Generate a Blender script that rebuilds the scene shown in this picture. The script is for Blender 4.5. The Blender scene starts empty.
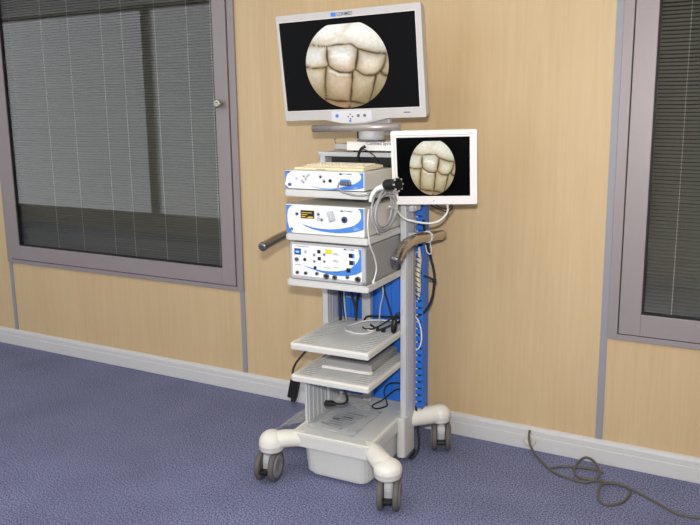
import bpy, bmesh, math, random
from mathutils import Vector, Matrix, noise
random.seed(4)
C = bpy.context.scene.collection
R = math.radians
S = bpy.context.scene

# ------------------------------------------------------------ camera, world, lights, exposure
cam_d = bpy.data.cameras.new('camera'); cam = bpy.data.objects.new('camera', cam_d); C.objects.link(cam)
cam_d.sensor_width = 36; cam_d.lens = 36*695.7/700
cam_d.shift_x = -(384.5-350)/700; cam_d.shift_y = (237.6-262.5)/700
cam.location = (0, 0, 1.45)
cam.matrix_world = Matrix.Translation((0, 0, 1.45)) @ (Matrix.Rotation(R(25.826), 4, 'Z') @ Matrix.Rotation(R(90-9.684), 4, 'X') @ Matrix.Rotation(R(-.195), 4, 'Z'))
S.camera = cam
w = bpy.data.worlds.new('world'); S.world = w; w.use_nodes = True
bg = w.node_tree.nodes['Background']; bg.inputs[0].default_value = (.93, .96, 1, 1); bg.inputs[1].default_value = 1.0
fl_d = bpy.data.lights.new('camera_flash', 'AREA'); fl_d.shape = 'RECTANGLE'; fl_d.size = .07; fl_d.size_y = .04; fl_d.energy = 37
fl_d.color = (1, .98, .95)
fl = bpy.data.objects.new('camera_flash', fl_d); C.objects.link(fl)
fl.matrix_world = Matrix.Translation((-.02, 0, 1.60)) @ (Matrix.Rotation(R(25.8), 4, 'Z') @ Matrix.Rotation(R(76), 4, 'X'))
S.view_settings.view_transform = 'Standard'; S.view_settings.look = 'None'; S.view_settings.gamma = 1
S.view_settings.exposure = 0.5
CEIL_EMIT = 6.0

# ------------------------------------------------------------ materials
def lin(c):
    return tuple(((v/255)/12.92 if v/255 <= .04045 else ((v/255+.055)/1.055)**2.4) for v in c)
def mat(name, rgb, rough=.5, metal=0, var=0, scale=40, bump=0, bscale=200, trans=0, alpha=1, emit=0, ior=1.45):
    m = bpy.data.materials.new(name); m.use_nodes = True; nt = m.node_tree; b = nt.nodes['Principled BSDF']
    c = lin(rgb); b.inputs['Base Color'].default_value = (*c, 1)
    b.inputs['Roughness'].default_value = rough; b.inputs['Metallic'].default_value = metal
    b.inputs['Transmission Weight'].default_value = trans; b.inputs['Alpha'].default_value = alpha; b.inputs['IOR'].default_value = ior
    tc = nt.nodes.new('ShaderNodeTexCoord')
    n = nt.nodes.new('ShaderNodeTexNoise'); n.inputs['Scale'].default_value = scale; n.inputs['Detail'].default_value = 4
    nt.links.new(tc.outputs['Object'], n.inputs['Vector'])
    mx = nt.nodes.new('ShaderNodeMix'); mx.data_type = 'RGBA'
    v = var or .03
    mx.inputs['A'].default_value = (*[x*(1-v) for x in c], 1); mx.inputs['B'].default_value = (*[min(1, x*(1+v)) for x in c], 1)
    nt.links.new(n.outputs['Fac'], mx.inputs['Factor']); nt.links.new(mx.outputs['Result'], b.inputs['Base Color'])
    if bump:
        n2 = nt.nodes.new('ShaderNodeTexNoise'); n2.inputs['Scale'].default_value = bscale
        nt.links.new(tc.outputs['Object'], n2.inputs['Vector'])
        bp = nt.nodes.new('ShaderNodeBump'); bp.inputs['Strength'].default_value = bump; bp.inputs['Distance'].default_value = .002
        nt.links.new(n2.outputs['Fac'], bp.inputs['Height']); nt.links.new(bp.outputs['Normal'], b.inputs['Normal'])
    if emit:
        b.inputs['Emission Color'].default_value = (*c, 1); b.inputs['Emission Strength'].default_value = emit
    return m
M = {}
def wood():
    m = bpy.data.materials.new('maple_laminate'); m.use_nodes = True; nt = m.node_tree; b = nt.nodes['Principled BSDF']
    tc = nt.nodes.new('ShaderNodeTexCoord')
    def nz(sc, scale, det, dist=0):
        mp = nt.nodes.new('ShaderNodeMapping'); mp.inputs['Scale'].default_value = sc
        nt.links.new(tc.outputs['Object'], mp.inputs['Vector'])
        n = nt.nodes.new('ShaderNodeTexNoise'); n.inputs['Scale'].default_value = scale; n.inputs['Detail'].default_value = det
        n.inputs['Distortion'].default_value = dist
        nt.links.new(mp.outputs['Vector'], n.inputs['Vector']); return n
    a = nz((1, 1, .05), 60, 5, .3); c = nz((1, 1, .12), 5, 3, .6); d = nz((1, 1, .1), 220, 2)
    r1 = nt.nodes.new('ShaderNodeMix'); r1.data_type = 'RGBA'
    r1.inputs['A'].default_value = (*lin((186, 157, 114)), 1); r1.inputs['B'].default_value = (*lin((220, 196, 157)), 1)
    m1 = nt.nodes.new('ShaderNodeMath'); m1.operation = 'MULTIPLY_ADD'; m1.inputs[1].default_value = .45
    nt.links.new(a.outputs['Fac'], m1.inputs[0])
    m2 = nt.nodes.new('ShaderNodeMath'); m2.operation = 'MULTIPLY_ADD'; m2.inputs[1].default_value = .4
    nt.links.new(c.outputs['Fac'], m2.inputs[0])
    m3 = nt.nodes.new('ShaderNodeMath'); m3.operation = 'MULTIPLY'; m3.inputs[1].default_value = .15
    nt.links.new(d.outputs['Fac'], m3.inputs[0]); nt.links.new(m3.outputs[0], m2.inputs[2]); nt.links.new(m2.outputs[0], m1.inputs[2])
    nt.links.new(m1.outputs[0], r1.inputs['Factor']); nt.links.new(r1.outputs['Result'], b.inputs['Base Color'])
    b.inputs['Roughness'].default_value = .42; b.inputs['Specular IOR Level'].default_value = .35
    return m
def carpet():
    m = bpy.data.materials.new('blue_carpet'); m.use_nodes = True; nt = m.node_tree; b = nt.nodes['Principled BSDF']
    tc = nt.nodes.new('ShaderNodeTexCoord')
    def nz(s, d):
        n = nt.nodes.new('ShaderNodeTexNoise'); n.inputs['Scale'].default_value = s; n.inputs['Detail'].default_value = d
        nt.links.new(tc.outputs['Object'], n.inputs['Vector']); return n
    a = nz(170, 9); c = nz(3.5, 3)
    rp = nt.nodes.new('ShaderNodeValToRGB'); nt.links.new(a.outputs['Fac'], rp.inputs['Fac'])
    e = rp.color_ramp.elements; e[0].position = .34; e[0].color = (*lin((60, 63, 94)), 1); e[1].position = .68; e[1].color = (*lin((158, 163, 198)), 1)
    mx = nt.nodes.new('ShaderNodeMix'); mx.data_type = 'RGBA'; mx.blend_type = 'MULTIPLY'; mx.inputs['Factor'].default_value = 1
    r2 = nt.nodes.new('ShaderNodeValToRGB'); nt.links.new(c.outputs['Fac'], r2.inputs['Fac'])
    r2.color_ramp.elements[0].position = .3; r2.color_ramp.elements[0].color = (.82, .82, .82, 1); r2.color_ramp.elements[1].position = .7
    nt.links.new(rp.outputs['Color'], mx.inputs['A']); nt.links.new(r2.outputs['Color'], mx.inputs['B'])
    nt.links.new(mx.outputs['Result'], b.inputs['Base Color']); b.inputs['Roughness'].default_value = .95
    b.inputs['Specular IOR Level'].default_value = .1
    bp = nt.nodes.new('ShaderNodeBump'); bp.inputs['Strength'].default_value = .15; bp.inputs['Distance'].default_value = .002
    nt.links.new(a.outputs['Fac'], bp.inputs['Height']); nt.links.new(bp.outputs['Normal'], b.inputs['Normal'])
    return m
M['wood'] = wood(); M['carpet'] = carpet()
M['ceil'] = mat('ceiling_white', (225, 225, 222), .9)
M['wallp'] = mat('painted_wall', (205, 200, 190), .9)
M['base'] = mat('baseboard_white', (205, 204, 204), .45)
M['alu'] = mat('window_aluminium', (150, 141, 142), .45, .15)
M['seam'] = mat('seam_grey', (148, 148, 156), .5, .1)
M['gasket'] = mat('gasket_black', (28, 26, 28), .6)
M['slat'] = mat('blind_slat', (122, 122, 111), .4, .25)
M['cord'] = mat('blind_cord', (200, 200, 185), .8)
M['glass'] = mat('window_glass', (255, 255, 255), .0, trans=1, ior=1.5)
M['dark'] = mat('unlit_dark', (60, 58, 54), .9)  # darkness of the room behind the blind, put into the wall colour
M['fill_glow'] = mat('fill_diffuser', (255, 250, 240), .5, emit=CEIL_EMIT)  # glow of the added overhead panels
M['cart'] = mat('cart_grey', (206, 206, 203), .45)
M['cartd'] = mat('cart_side_grey', (176, 177, 180), .45)
M['cream'] = mat('cart_cream', (226, 223, 214), .4)
M['alum'] = mat('column_aluminium', (200, 202, 205), .38, .15)
M['rib'] = mat('tray_rib', (174, 174, 173), .6)
M['chrome'] = mat('brushed_steel', (188, 181, 171), .2, 1)
M['blue'] = mat('blue_plastic', (38, 108, 205), .4)
M['blued'] = mat('blue_plastic_dark', (22, 70, 160), .5)
M['swoosh'] = mat('print_blue', (70, 130, 212), .35)
M['pblue'] = mat('print_navy', (60, 80, 130), .4)
M['panel'] = mat('panel_white', (236, 238, 242), .35)
M['body'] = mat('device_body_ivory', (216, 212, 202), .5, bump=.1)
M['bodyg'] = mat('device_body_grey', (150, 150, 150), .5)
M['beige'] = mat('keyboard_beige', (224, 212, 180), .5)
M['key'] = mat('keyboard_key', (232, 223, 196), .5)
M['black'] = mat('black_plastic', (20, 20, 22), .4)
M['rubber'] = mat('black_rubber', (26, 26, 28), .6)
M['tyre'] = mat('tyre_grey', (92, 88, 86), .6)
M['disc'] = mat('wheel_disc', (132, 130, 130), .5)
M['silver'] = mat('bezel_silver', (196, 193, 190), .4, .15)
M['bar'] = mat('bar_silver', (165, 158, 154), .35, .4)
M['white'] = mat('white_plastic', (232, 228, 226), .4)
M['whitec'] = mat('white_cable', (218, 218, 216), .45)
M['greyc'] = mat('grey_cable', (172, 172, 174), .45)
M['floorc'] = mat('floor_cable_grey', (92, 88, 78), .55)
M['screen'] = mat('screen_black', (2, 2, 3), .25)
M['screen'].node_tree.nodes['Principled BSDF'].inputs['Specular IOR Level'].default_value = .12
M['yellow'] = mat('label_yellow', (222, 210, 60), .5)
M['amber'] = mat('amber_display', (205, 170, 45), .5, emit=.15)
M['bluedisp'] = mat('blue_display', (20, 60, 150), .3, emit=.15)
M['cyan'] = mat('display_digits', (120, 180, 235), .3, emit=.5)
M['steel'] = mat('socket_steel', (120, 120, 122), .3, .8)
M['logo'] = mat('logo_dark_blue', (30, 46, 84), .4)
M['pink'] = mat('print_pink', (226, 200, 206), .4)
M['ltgrey'] = mat('print_grey', (190, 192, 198), .4)
M['bag'] = mat('clear_plastic', (235, 240, 245), .12, alpha=.28)
M['pouch'] = mat('pouch_plastic', (205, 212, 212), .2, alpha=.5)
M['paper'] = mat('paper_white', (228, 228, 226), .8)
M['socket'] = mat('socket_ivory', (206, 203, 194), .3)
M['creamc'] = mat('cream_wrap', (215, 200, 165), .6)
def imgmat(name, gain):
    m = bpy.data.materials.new(name); m.use_nodes = True; nt = m.node_tree; b = nt.nodes['Principled BSDF']
    at = nt.nodes.new('ShaderNodeVertexColor'); at.layer_name = 'Col'
    b.inputs['Base Color'].default_value = (.004, .004, .004, 1); b.inputs['Roughness'].default_value = .25; b.inputs['Specular IOR Level'].default_value = .12
    nt.links.new(at.outputs['Color'], b.inputs['Emission Color']); b.inputs['Emission Strength'].default_value = gain
    return m
M['img'] = imgmat('endoscope_picture', .76)

# ------------------------------------------------------------ mesh helpers
def BM(): return bmesh.new()
def merge(dst, src, mtx=None):
    if mtx is not None: bmesh.ops.transform(src, matrix=mtx, verts=src.verts)
    me = bpy.data.meshes.new('tmp'); src.to_mesh(me); src.free(); dst.from_mesh(me); bpy.data.meshes.remove(me)
    return dst
def box(bm, x0, x1, y0, y1, z0, z1, bev=0, seg=2, mtx=None):
    t = BM(); bmesh.ops.create_cube(t, size=1)
    bmesh.ops.scale(t, vec=(x1-x0, y1-y0, z1-z0), verts=t.verts)
    bmesh.ops.translate(t, vec=((x0+x1)/2, (y0+y1)/2, (z0+z1)/2), verts=t.verts)
    if bev: bmesh.ops.bevel(t, geom=t.edges[:], offset=bev, segments=seg, affect='EDGES', profile=.5)
    return merge(bm, t, mtx)
def prism(bm, pts, y0, y1, plane='xz', bev=0, mtx=None):
    """polygon in a plane extruded along the remaining axis from y0 to y1"""
    t = BM()
    f = {'xz': lambda p, q: (p[0], q, p[1]), 'xy': lambda p, q: (p[0], p[1], q), 'yz': lambda p, q: (q, p[0], p[1])}[plane]
    a = [t.verts.new(f(p, y0)) for p in pts]; b = [t.verts.new(f(p, y1)) for p in pts]
    n = len(pts); t.faces.new(a); t.faces.new(b[::-1])
    for i in range(n): t.faces.new((a[i], b[i], b[(i+1) % n], a[(i+1) % n]))
    bmesh.ops.recalc_face_normals(t, faces=t.faces)
    if bev: bmesh.ops.bevel(t, geom=t.edges[:], offset=bev, segments=2, affect='EDGES')
    return merge(bm, t, mtx)
def rrect(x0, x1, z0, z1, r, n=5):
    p = []
    for cx, cz, a0 in ((x1-r, z1-r, 0), (x0+r, z1-r, 90), (x0+r, z0+r, 180), (x1-r, z0+r, 270)):
        for i in range(n+1):
            a = R(a0+90*i/n); p.append((cx+r*math.cos(a), cz+r*math.sin(a)))
    return p
def smooth_path(pts, n=8, closed=False):
    P = [Vector(p) for p in pts]
    if len(P) < 3: return P
    out = []; N = len(P)
    for i in range(N if closed else N-1):
        g = (lambda k: P[k % N]) if closed else (lambda k: P[max(0, min(N-1, k))])
        p0, p1, p2, p3 = g(i-1), g(i), g(i+1), g(i+2)
        for k in range(n):
            t = k/n
            out.append(.5*((2*p1)+(-p0+p2)*t+(2*p0-5*p1+4*p2-p3)*t*t+(-p0+3*p1-3*p2+p3)*t**3))
    if not closed: out.append(P[-1])
    return out
def tube(bm, pts, r, seg=10, smooth=8, cap=True, mtx=None):
    path = smooth_path(pts, smooth) if smooth else [Vector(p) for p in pts]
    n = len(path); t = BM()
    rs = r if isinstance(r, (list, tuple)) else [r, r]
    rad = []
    for i in range(n):
        u = i/(n-1)*(len(rs)-1); k = min(int(u), len(rs)-2); rad.append(rs[k]+(rs[k+1]-rs[k])*(u-k))
    tan = [(path[min(i+1, n-1)]-path[max(i-1, 0)]).normalized() for i in range(n)]
    up = Vector((0, 0, 1)) if abs(tan[0].z) < .9 else Vector((1, 0, 0))
    nrm = (up-tan[0]*up.dot(tan[0])).normalized(); rings = []
    for i in range(n):
        nrm = (nrm-tan[i]*nrm.dot(tan[i])).normalized(); bn = tan[i].cross(nrm)
        rings.append([t.verts.new(path[i]+(nrm*math.cos(2*math.pi*k/seg)+bn*math.sin(2*math.pi*k/seg))*rad[i]) for k in range(seg)])
    for i in range(n-1):
        for k in range(seg):
            t.faces.new((rings[i][k], rings[i][(k+1) % seg], rings[i+1][(k+1) % seg], rings[i+1][k]))
    if cap: t.faces.new(rings[0][::-1]); t.faces.new(rings[-1])
    bmesh.ops.recalc_face_normals(t, faces=t.faces)
    for f in t.faces:
        if len(f.verts) == 4: f.smooth = True
    return merge(bm, t, mtx)
def lathe(bm, prof, p=(0, 0, 0), axis=(0, 0, 1), seg=24, mtx=None):
    """profile of (radius, height) turned about an axis through p"""
    t = BM(); rings = []
    for r, h in prof:
        rings.append([t.verts.new((max(r, 1e-5)*math.cos(2*math.pi*k/seg), max(r, 1e-5)*math.sin(2*math.pi*k/seg), h)) for k in range(seg)])
    for i in range(len(prof)-1):
        for k in range(seg):
            f = t.faces.new((rings[i][k], rings[i][(k+1) % seg], rings[i+1][(k+1) % seg], rings[i+1][k])); f.smooth = True
    t.faces.new(rings[0][::-1]); t.faces.new(rings[-1])
    bmesh.ops.remove_doubles(t, verts=t.verts, dist=2e-5)
    bmesh.ops.recalc_face_normals(t, faces=t.faces)
    q = Vector((0, 0, 1)).rotation_difference(Vector(axis)).to_matrix().to_4x4()
    bmesh.ops.transform(t, matrix=Matrix.Translation(p) @ q, verts=t.verts)
    return merge(bm, t, mtx)
def cyl(bm, p0, p1, r, seg=16, mtx=None):
    p0 = Vector(p0); p1 = Vector(p1); d = p1-p0
    return lathe(bm, [(r, 0), (r, d.length)], p0, d, seg, mtx)
_txt = {}
def text_bm(s, width=None, height=None):
    cu = bpy.data.curves.new('t', 'FONT'); cu.body = s; cu.size = 1; cu.extrude = 0; cu.offset = .012; cu.align_x = 'LEFT'
    o = bpy.data.objects.new('t', cu); C.objects.link(o)
    dg = bpy.context.evaluated_depsgraph_get(); me = bpy.data.meshes.new_from_object(o.evaluated_get(dg))
    bpy.data.objects.remove(o); t = BM(); t.from_mesh(me); bpy.data.meshes.remove(me)
    xs = [v.co.x for v in t.verts]; ys = [v.co.y for v in t.verts]
    x0, x1, y0, y1 = min(xs), max(xs), min(ys), max(ys)
    sx = (width/(x1-x0)) if width else None; sy = (height/(y1-y0)) if height else sx
    sx = sx or sy
    for v in t.verts: v.co = Vector(((v.co.x-x0)*sx, 0, (v.co.y-y0)*sy))
    return t
def text(bm, s, x, y, z, width=None, height=None, mtx=None):
    t = text_bm(s, width, height); bmesh.ops.translate(t, vec=(x, y, z), verts=t.verts)
    for f in t.faces:
        f.normal_update()
        if f.normal.y > 0: f.normal_flip()
    return merge(bm, t, mtx)

# ------------------------------------------------------------ object helpers
# The cart stands almost parallel to the wall; everything on it is measured from the middle of its front edge on the floor.
CART = Matrix.Translation((-1.3179, 2.2244, 0)) @ Matrix.Rotation(R(1.583), 4, 'Z')
ID = Matrix.Identity(4)
class T:
    """a thing: a root object at its base, parts given in the frame `frame`"""
    def __init__(s, name, label, cat, base=(0, 0, 0), group=None, frame=CART, mesh=None, m=None, smooth=False):
        s.base = Vector(base); s.frame = frame
        if mesh is None: o = bpy.data.objects.new(name, None); o.empty_display_size = .05
        else:
            bmesh.ops.translate(mesh, vec=-s.base, verts=mesh.verts)
            me = bpy.data.meshes.new(name); mesh.to_mesh(me); mesh.free(); me.materials.append(M[m]); o = bpy.data.objects.new(name, me)
        C.objects.link(o); o.matrix_world = frame @ Matrix.Translation(s.base)
        o['label'] = label; o['category'] = cat
        if group: o['group'] = group
        s.o = o
    def each(s, name, bm, m, parent=None):
        return [s.part(name, i, m, parent) for i in islands(bm)]
    def part(s, name, bm, m, parent=None, label=None):
        bmesh.ops.translate(bm, vec=-s.base, verts=bm.verts)
        me = bpy.data.meshes.new(name); bm.to_mesh(me); bm.free(); me.materials.append(M[m])
        o = bpy.data.objects.new(name, me); C.objects.link(o); o.parent = parent or s.o
        if label: o['label'] = label
        return o
def islands(bm):
    bm.verts.ensure_lookup_table(); seen = set(); out = []
    for v in bm.verts:
        if v in seen: continue
        st = [v]; seen.add(v); comp = []
        while st:
            a = st.pop(); comp.append(a)
            for e in a.link_edges:
                o = e.other_vert(a)
                if o not in seen: seen.add(o); st.append(o)
        out.append(comp)
    res = []
    for comp in out:
        idx = {v: i for i, v in enumerate(comp)}; n = BM(); nv = [n.verts.new(v.co) for v in comp]
        fs = {f for v in comp for f in v.link_faces}
        for f in fs:
            g = n.faces.new([nv[idx[v]] for v in f.verts]); g.smooth = f.smooth
        res.append(n)
    bm.free(); return res
def struct(name, bm, m, parent=None, label=None):
    me = bpy.data.meshes.new(name); bm.to_mesh(me); bm.free(); me.materials.append(M[m] if isinstance(m, str) else m)
    o = bpy.data.objects.new(name, me); C.objects.link(o)
    if parent: o.parent = parent
    else: o['kind'] = 'structure'
    if label: o['label'] = label
    return o

# ------------------------------------------------------------ the room
YW = 2.896; X0, X1, Y0 = -9.6, 2.6, -1.0; H = 2.85
struct('floor', box(BM(), X0-.1, X1+.1, Y0-.1, YW+.9, -.1, 0), 'carpet', label='blue speckled carpet')
struct('ceiling', box(BM(), X0-.1, X1+.1, Y0-.1, YW+.9, H, H+.1), 'ceil', label='plain white ceiling')
WZ0, WZ1 = .553, 2.55
SX = [(-4.08, -2.222), (-.378, 1.44)]         # the two glazed bays, between the grey joints
b = BM()
def wallseg(x0, x1, z0, z1): box(b, x0, x1, YW, YW+.08, z0, z1)
wallseg(X0, SX[0][0], 0, H); wallseg(SX[0][1], SX[1][0], 0, H); wallseg(SX[1][1], X1, 0, H)
for a_, c_ in SX: wallseg(a_, c_, 0, WZ0); wallseg(a_, c_, WZ1, H)
struct('wall_back', b, 'wood', label='pale maple laminate partition wall')
struct('wall_right', box(BM(), X1, X1+.1, Y0, YW+.9, 0, H), 'wallp')
struct('wall_left', box(BM(), X0-.1, X0, Y0, YW+.9, 0, H), 'wallp')
b = BM()                                      # wall behind the photographer with a row of tall daylight openings
ops_ = [(-9.45, -6.64), (-6.58, -4.7), (-4.6, -3.0), (-2.9, -1.2)]
ys = [X0]+[v for o in ops_ for v in o]+[X1]
for i in range(0, len(ys), 2): box(b, ys[i], ys[i+1], Y0-.1, Y0, 0, H)
for a_, c_ in ops_: box(b, a_, c_, Y0-.1, Y0, 0, .20); box(b, a_, c_, Y0-.1, Y0, 2.83, H)
struct('wall_front', b, 'wallp')
b = BM()
for a_, c_ in ops_:
    for z0, z1 in ((.20, .24), (2.80, 2.83)): box(b, a_, c_, Y0-.07, Y0-.02, z0, z1)
    for y0, y1 in ((a_, a_+.04), (c_-.04, c_)): box(b, y0, y1, Y0-.07, Y0-.02, .20, 2.83)
struct('trim_1', b, 'base', label='white frames of the daylight openings')
struct('wall_corridor', box(BM(), X0, X1, YW+.8, YW+.9, 0, H), 'dark', label='wall coloured dark like the unlit space behind the glazed bays')
for x, nm, zt in ((-2.2365, 'trim_2', WZ0), (-.3915, 'trim_3', H), (-4.066, 'trim_4', WZ0), (1.4565, 'trim_5', H)):
    struct(nm, box(BM(), x-.0145, x+.0145, YW-.004, YW+.01, .098, zt), 'seam', label='grey vertical joint strip between wall panels')
b = BM(); prism(b, [(YW, 0), (YW-.016, 0), (YW-.016, .088), (YW-.012, .100), (YW-.004, .104), (YW, .104)], X0, X1, 'yz')
prism(b, [(YW-.016, .004), (YW-.019, .006), (YW-.019, .062), (YW-.016, .064)], X0, X1, 'yz')
struct('baseboard_back', b, 'base', label='white plastic skirting board')

def window(nm, x0, x1, knob_x, cords, seed):
    root = bpy.data.objects.new(nm, None); C.objects.link(root); root['kind'] = 'structure'
    root['label'] = 'grey aluminium framed window with a closed mini blind behind glass'
    z0, z1 = WZ0, WZ1
    def ring(bm, o, i, ya, yb, bev=.002):
        (a, c, e, g), (a2, c2, e2, g2) = o, i
        box(bm, a, a2, ya, yb, e, g, bev); box(bm, c2, c, ya, yb, e, g, bev)
        box(bm, a2, c2, ya, yb, e, e2, bev); box(bm, a2, c2, ya, yb, g2, g, bev)
        return bm
    fr = struct('window_frame', ring(BM(), (x0, x1, z0, z1), (x0+.04, x1-.04, z0+.024, z1-.024), YW-.012, YW+.08), 'alu', root)
    struct('gasket', ring(BM(), (x0+.04, x1-.04, z0+.024, z1-.024), (x0+.045, x1-.045, z0+.029, z1-.029), YW-.008, YW+.06, 0), 'gasket', fr)
    sa = struct('window_sash', ring(BM(), (x0+.045, x1-.045, z0+.029, z1-.029), (x0+.128, x1-.128, z0+.118, z1-.118), YW-.018, YW+.06), 'alu', root)
    struct('glazing_bead', ring(BM(), (x0+.128, x1-.128, z0+.118, z1-.118), (x0+.134, x1-.134, z0+.124, z1-.124), YW-.012, YW+.05, 0), 'gasket', sa)
    struct('pane', box(BM(), x0+.13, x1-.13, YW-.004, YW+.001, z0+.12, z1-.12), 'glass', sa)
    if knob_x:
        k = BM(); lathe(k, [(.011, 0), (.011, .012), (.019, .016), (.021, .022), (.021, .034), (.017, .038), (.006, .038), (.005, .036)], (knob_x, YW-.018, 1.528), (0, -1, 0))
        struct('knob', k, 'chrome', sa, label='round steel knob')
    gx0, gx1, gz0, gz1 = x0+.13, x1-.13, z0+.12, z1-.12
    bl = BM(); n = int((gz1-gz0)/.0145); rnd = random.Random(seed)
    for i in range(n):
        z = gz0+.008+i*.0145; nseg = 14; t = BM(); ring_ = []
        ang = R(46+rnd.uniform(-3, 3))
        for k in range(nseg+1):
            x = gx0+.004+(gx1-gx0-.008)*k/nseg
            sag = .0012*math.sin(k*1.7+i*.05)+.0006*rnd.uniform(-1, 1)
            row = []
            for q in (-1, -.33, .33, 1):
                h = .0075*q
                row.append(t.verts.new((x, YW+.022-h*math.cos(ang)+0, z+h*math.sin(ang)*-1+.0012*(1-q*q)+sag)))
            ring_.append(row)
        for k in range(nseg):
            for q in range(3):
                f = t.faces.new((ring_[k][q], ring_[k+1][q], ring_[k+1][q+1], ring_[k][q+1])); f.smooth = True
        merge(bl, t)
    bo = struct('blind', bl, 'slat', root, label='grey horizontal mini blind')
    c = BM()
    for cx in cords:
        for i in range(n): 
            z = gz0+.008+i*.0145
            box(c, cx-.0016, cx+.0016, YW+.0115, YW+.0125, z-.004, z+.004)
        box(c, cx-.0006, cx+.0006, YW+.0122, YW+.0128, gz0, gz1)
    struct('ladder_cord', c, 'cord', bo)
window('window_1', *SX[0], -2.312, [-3.62, -3.40, -3.143, -2.989, -2.753, -2.536, -2.322-.06], 1)
window('window_2', *SX[1], None, [-.14, .25, .65, 1.05, 1.25], 2)

for i, (x, y) in enumerate([(-5.6, 1.2), (-3.4, 1.2), (-1.2, 1.2), (1.0, 1.2), (-3.4, -.3), (-1.2, -.3), (1.0, -.3)]):  # unseen overhead panels, added to light the closed room
    t = T('ceiling_fill', 'added square panel overhead, unseen, that fills the room with light', 'ceiling light', (x, y, H-.02), 'added overhead fill panels', frame=ID)
    f = BM(); box(f, x-.32, x+.32, y-.32, y-.29, H-.02, H); box(f, x-.32, x+.32, y+.29, y+.32, H-.02, H); box(f, x-.32, x-.29, y-.29, y+.29, H-.02, H); box(f, x+.29, x+.32, y-.29, y+.29, H-.02, H)
    t.part('frame', f, 'base'); t.part('diffuser', box(BM(), x-.29, x+.29, y-.29, y+.29, H-.012, H-.002), 'fill_glow')

# ------------------------------------------------------------ the equipment cart
cart = T('equipment_cart', 'pale grey wheeled medical cart with shelves, steel handles and twin castors', 'medical cart')
P = cart.part
# base platform with a raised lip
b = BM(); prism(b, rrect(-.184, .172, 0, .47, .010), .142, .196, 'xy', .004)
base = P('base_platform', b, 'cart')
b = BM(); box(b, -.180, .168, .002, .012, .194, .202, .003); box(b, -.180, -.168, .012, .46, .194, .202, .003); box(b, .154, .168, .012, .46, .194, .202, .003)
P('rim', b, 'cream', base)
b = BM(); t = BM(); prism(t, rrect(-.150, .155, .02, .44, .055), .010, .145, 'xy')
for v in t.verts:
    if v.co.z < .05: v.co.x = .007+(v.co.x-.007)*.965; v.co.y = .235+(v.co.y-.235)*.95
bmesh.ops.bevel(t, geom=[e for e in t.edges if all(v.co.z < .05 for v in e.verts)], offset=.018, segments=4, affect='EDGES')
merge(b, t); P('base_pan', b, 'cart', label='rounded grey tub under the platform')
# columns
def column(s):
    x0, x1 = sorted((s*.170, s*.197)); b = BM()
    prism(b, rrect(x0, x1, .305, .400, .005, 3), .035, 1.315, 'xy', 0)
    for y in (.327, .3525, .378):    # shallow grooves of the extrusion, as raised ribs between them
        box(b, x0-.0012, x1+.0012, y-.006, y+.006, .05, 1.30, .001, 1)
    return b
for s in (-1, 1):
    c_ = P('column', column(s), 'alum')
    x0, x1 = sorted((s*.169, s*.198))
    P('end_cap', box(BM(), x0-.001, x1+.001, .303, .402, .02, .036, .004), 'cartd', c_)
b = BM(); prism(b, rrect(.163, .200, .280, .403, .012), .028, .205, 'xy', .004); P('column_foot', b, 'cart')
# ribbed panel at the lower left
b = BM(); box(b, -.172, -.160, .098, .270, .196, .418, .002)
for y in (.115, .15, .185, .22, .25): box(b, -.160, -.154, y-.008, y+.008, .2, .416, .002)
for y in (.12, .16, .20, .24): box(b, -.177, -.172, y-.008, y+.008, .2, .416, .002)
P('side_panel', b, 'alum')
# centre rear post and blue back cover
P('rear_post', box(BM(), -.056, -.014, .405, .435, .2, 1.30, .003), 'cartd')
b = BM(); box(b, -.196, .168, .445, .455, .205, 1.30, .002)
for k in range(8):
    x = -.15+k*.04; box(b, x, x+.02, .441, .445, .22, 1.28, .0015)
bp_ = P('back_cover', b, 'blue', label='blue plastic back cover')
b = BM()
for z in [.66+.03*k for k in range(6)]: box(b, -.15, -.07, .437, .4415, z, z+.008, .001)
P('slot_edge', b, 'alum', bp_)
# blue cable duct with comb slots, right rear
b = BM(); box(b, .200, .2355, .452, .462, .21, 1.26, .001); box(b, .2315, .2355, .398, .452, .21, 1.26, .001); box(b, .200, .203, .404, .452, .21, 1.26, .001)
for k in range(35):
    z = .215+k*.03; box(b, .203, .2315, .400, .404, z, z+.022, .001)
du = P('cable_duct', b, 'blue', label='blue slotted cable duct')
b = BM()
for k in range(34): 
    z = .237+k*.03; box(b, .204, .212, .3985, .4005, z, z+.006)
[P('slot_edge', i_, 'ltgrey', du) for i_ in islands(b)]
b = BM(); box(b, .198, .226, .30, .398, .28, .30, .002)
# shelves for the consoles
def shelf(z0, z1, name='shelf', depth=.43):
    b = BM(); prism(b, rrect(-.180, .170, 0, depth, .006), z0, z1, 'xy', .004); return b
for z0, z1 in ((1.160, 1.187), (.991, 1.017), (.811, .838)): 
    s_ = P('shelf', shelf(z0, z1), 'cart')
# the two open trays: slab, raised rim and anti-slip ribs
def tray(z0, z1):
    b = BM(); prism(b, rrect(-.175, .170, 0, .43, .008), z0, z1-.005, 'xy', .004)
    o = P('tray', b, 'cart')
    r = BM(); box(r, -.173, .168, .002, .011, z1-.012, z1, .002)
    box(r, -.173, -.164, .011, .425, z1-.012, z1, .002); box(r, .159, .168, .011, .425, z1-.012, z1, .002)
    P('rim', r, 'cream', o)
    r = BM()
    for xs in ((-.150, -.095), (.085, .150)):
        r = BM()
        for k in range(19):
            y = .03+k*.02; box(r, xs[0], xs[1], y, y+.006, z1-.0055, z1-.0035)
        P('anti_slip_rib', r, 'rib', o)
    r = BM()
    for k in range(6):
        y = .03+k*.016; box(r, -.045, .045, .29+y, .29+y+.005, z1-.0055, z1-.0035)
    P('anti_slip_rib', r, 'rib', o)
tray(.550, .578); tray(.418, .445)
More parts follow.
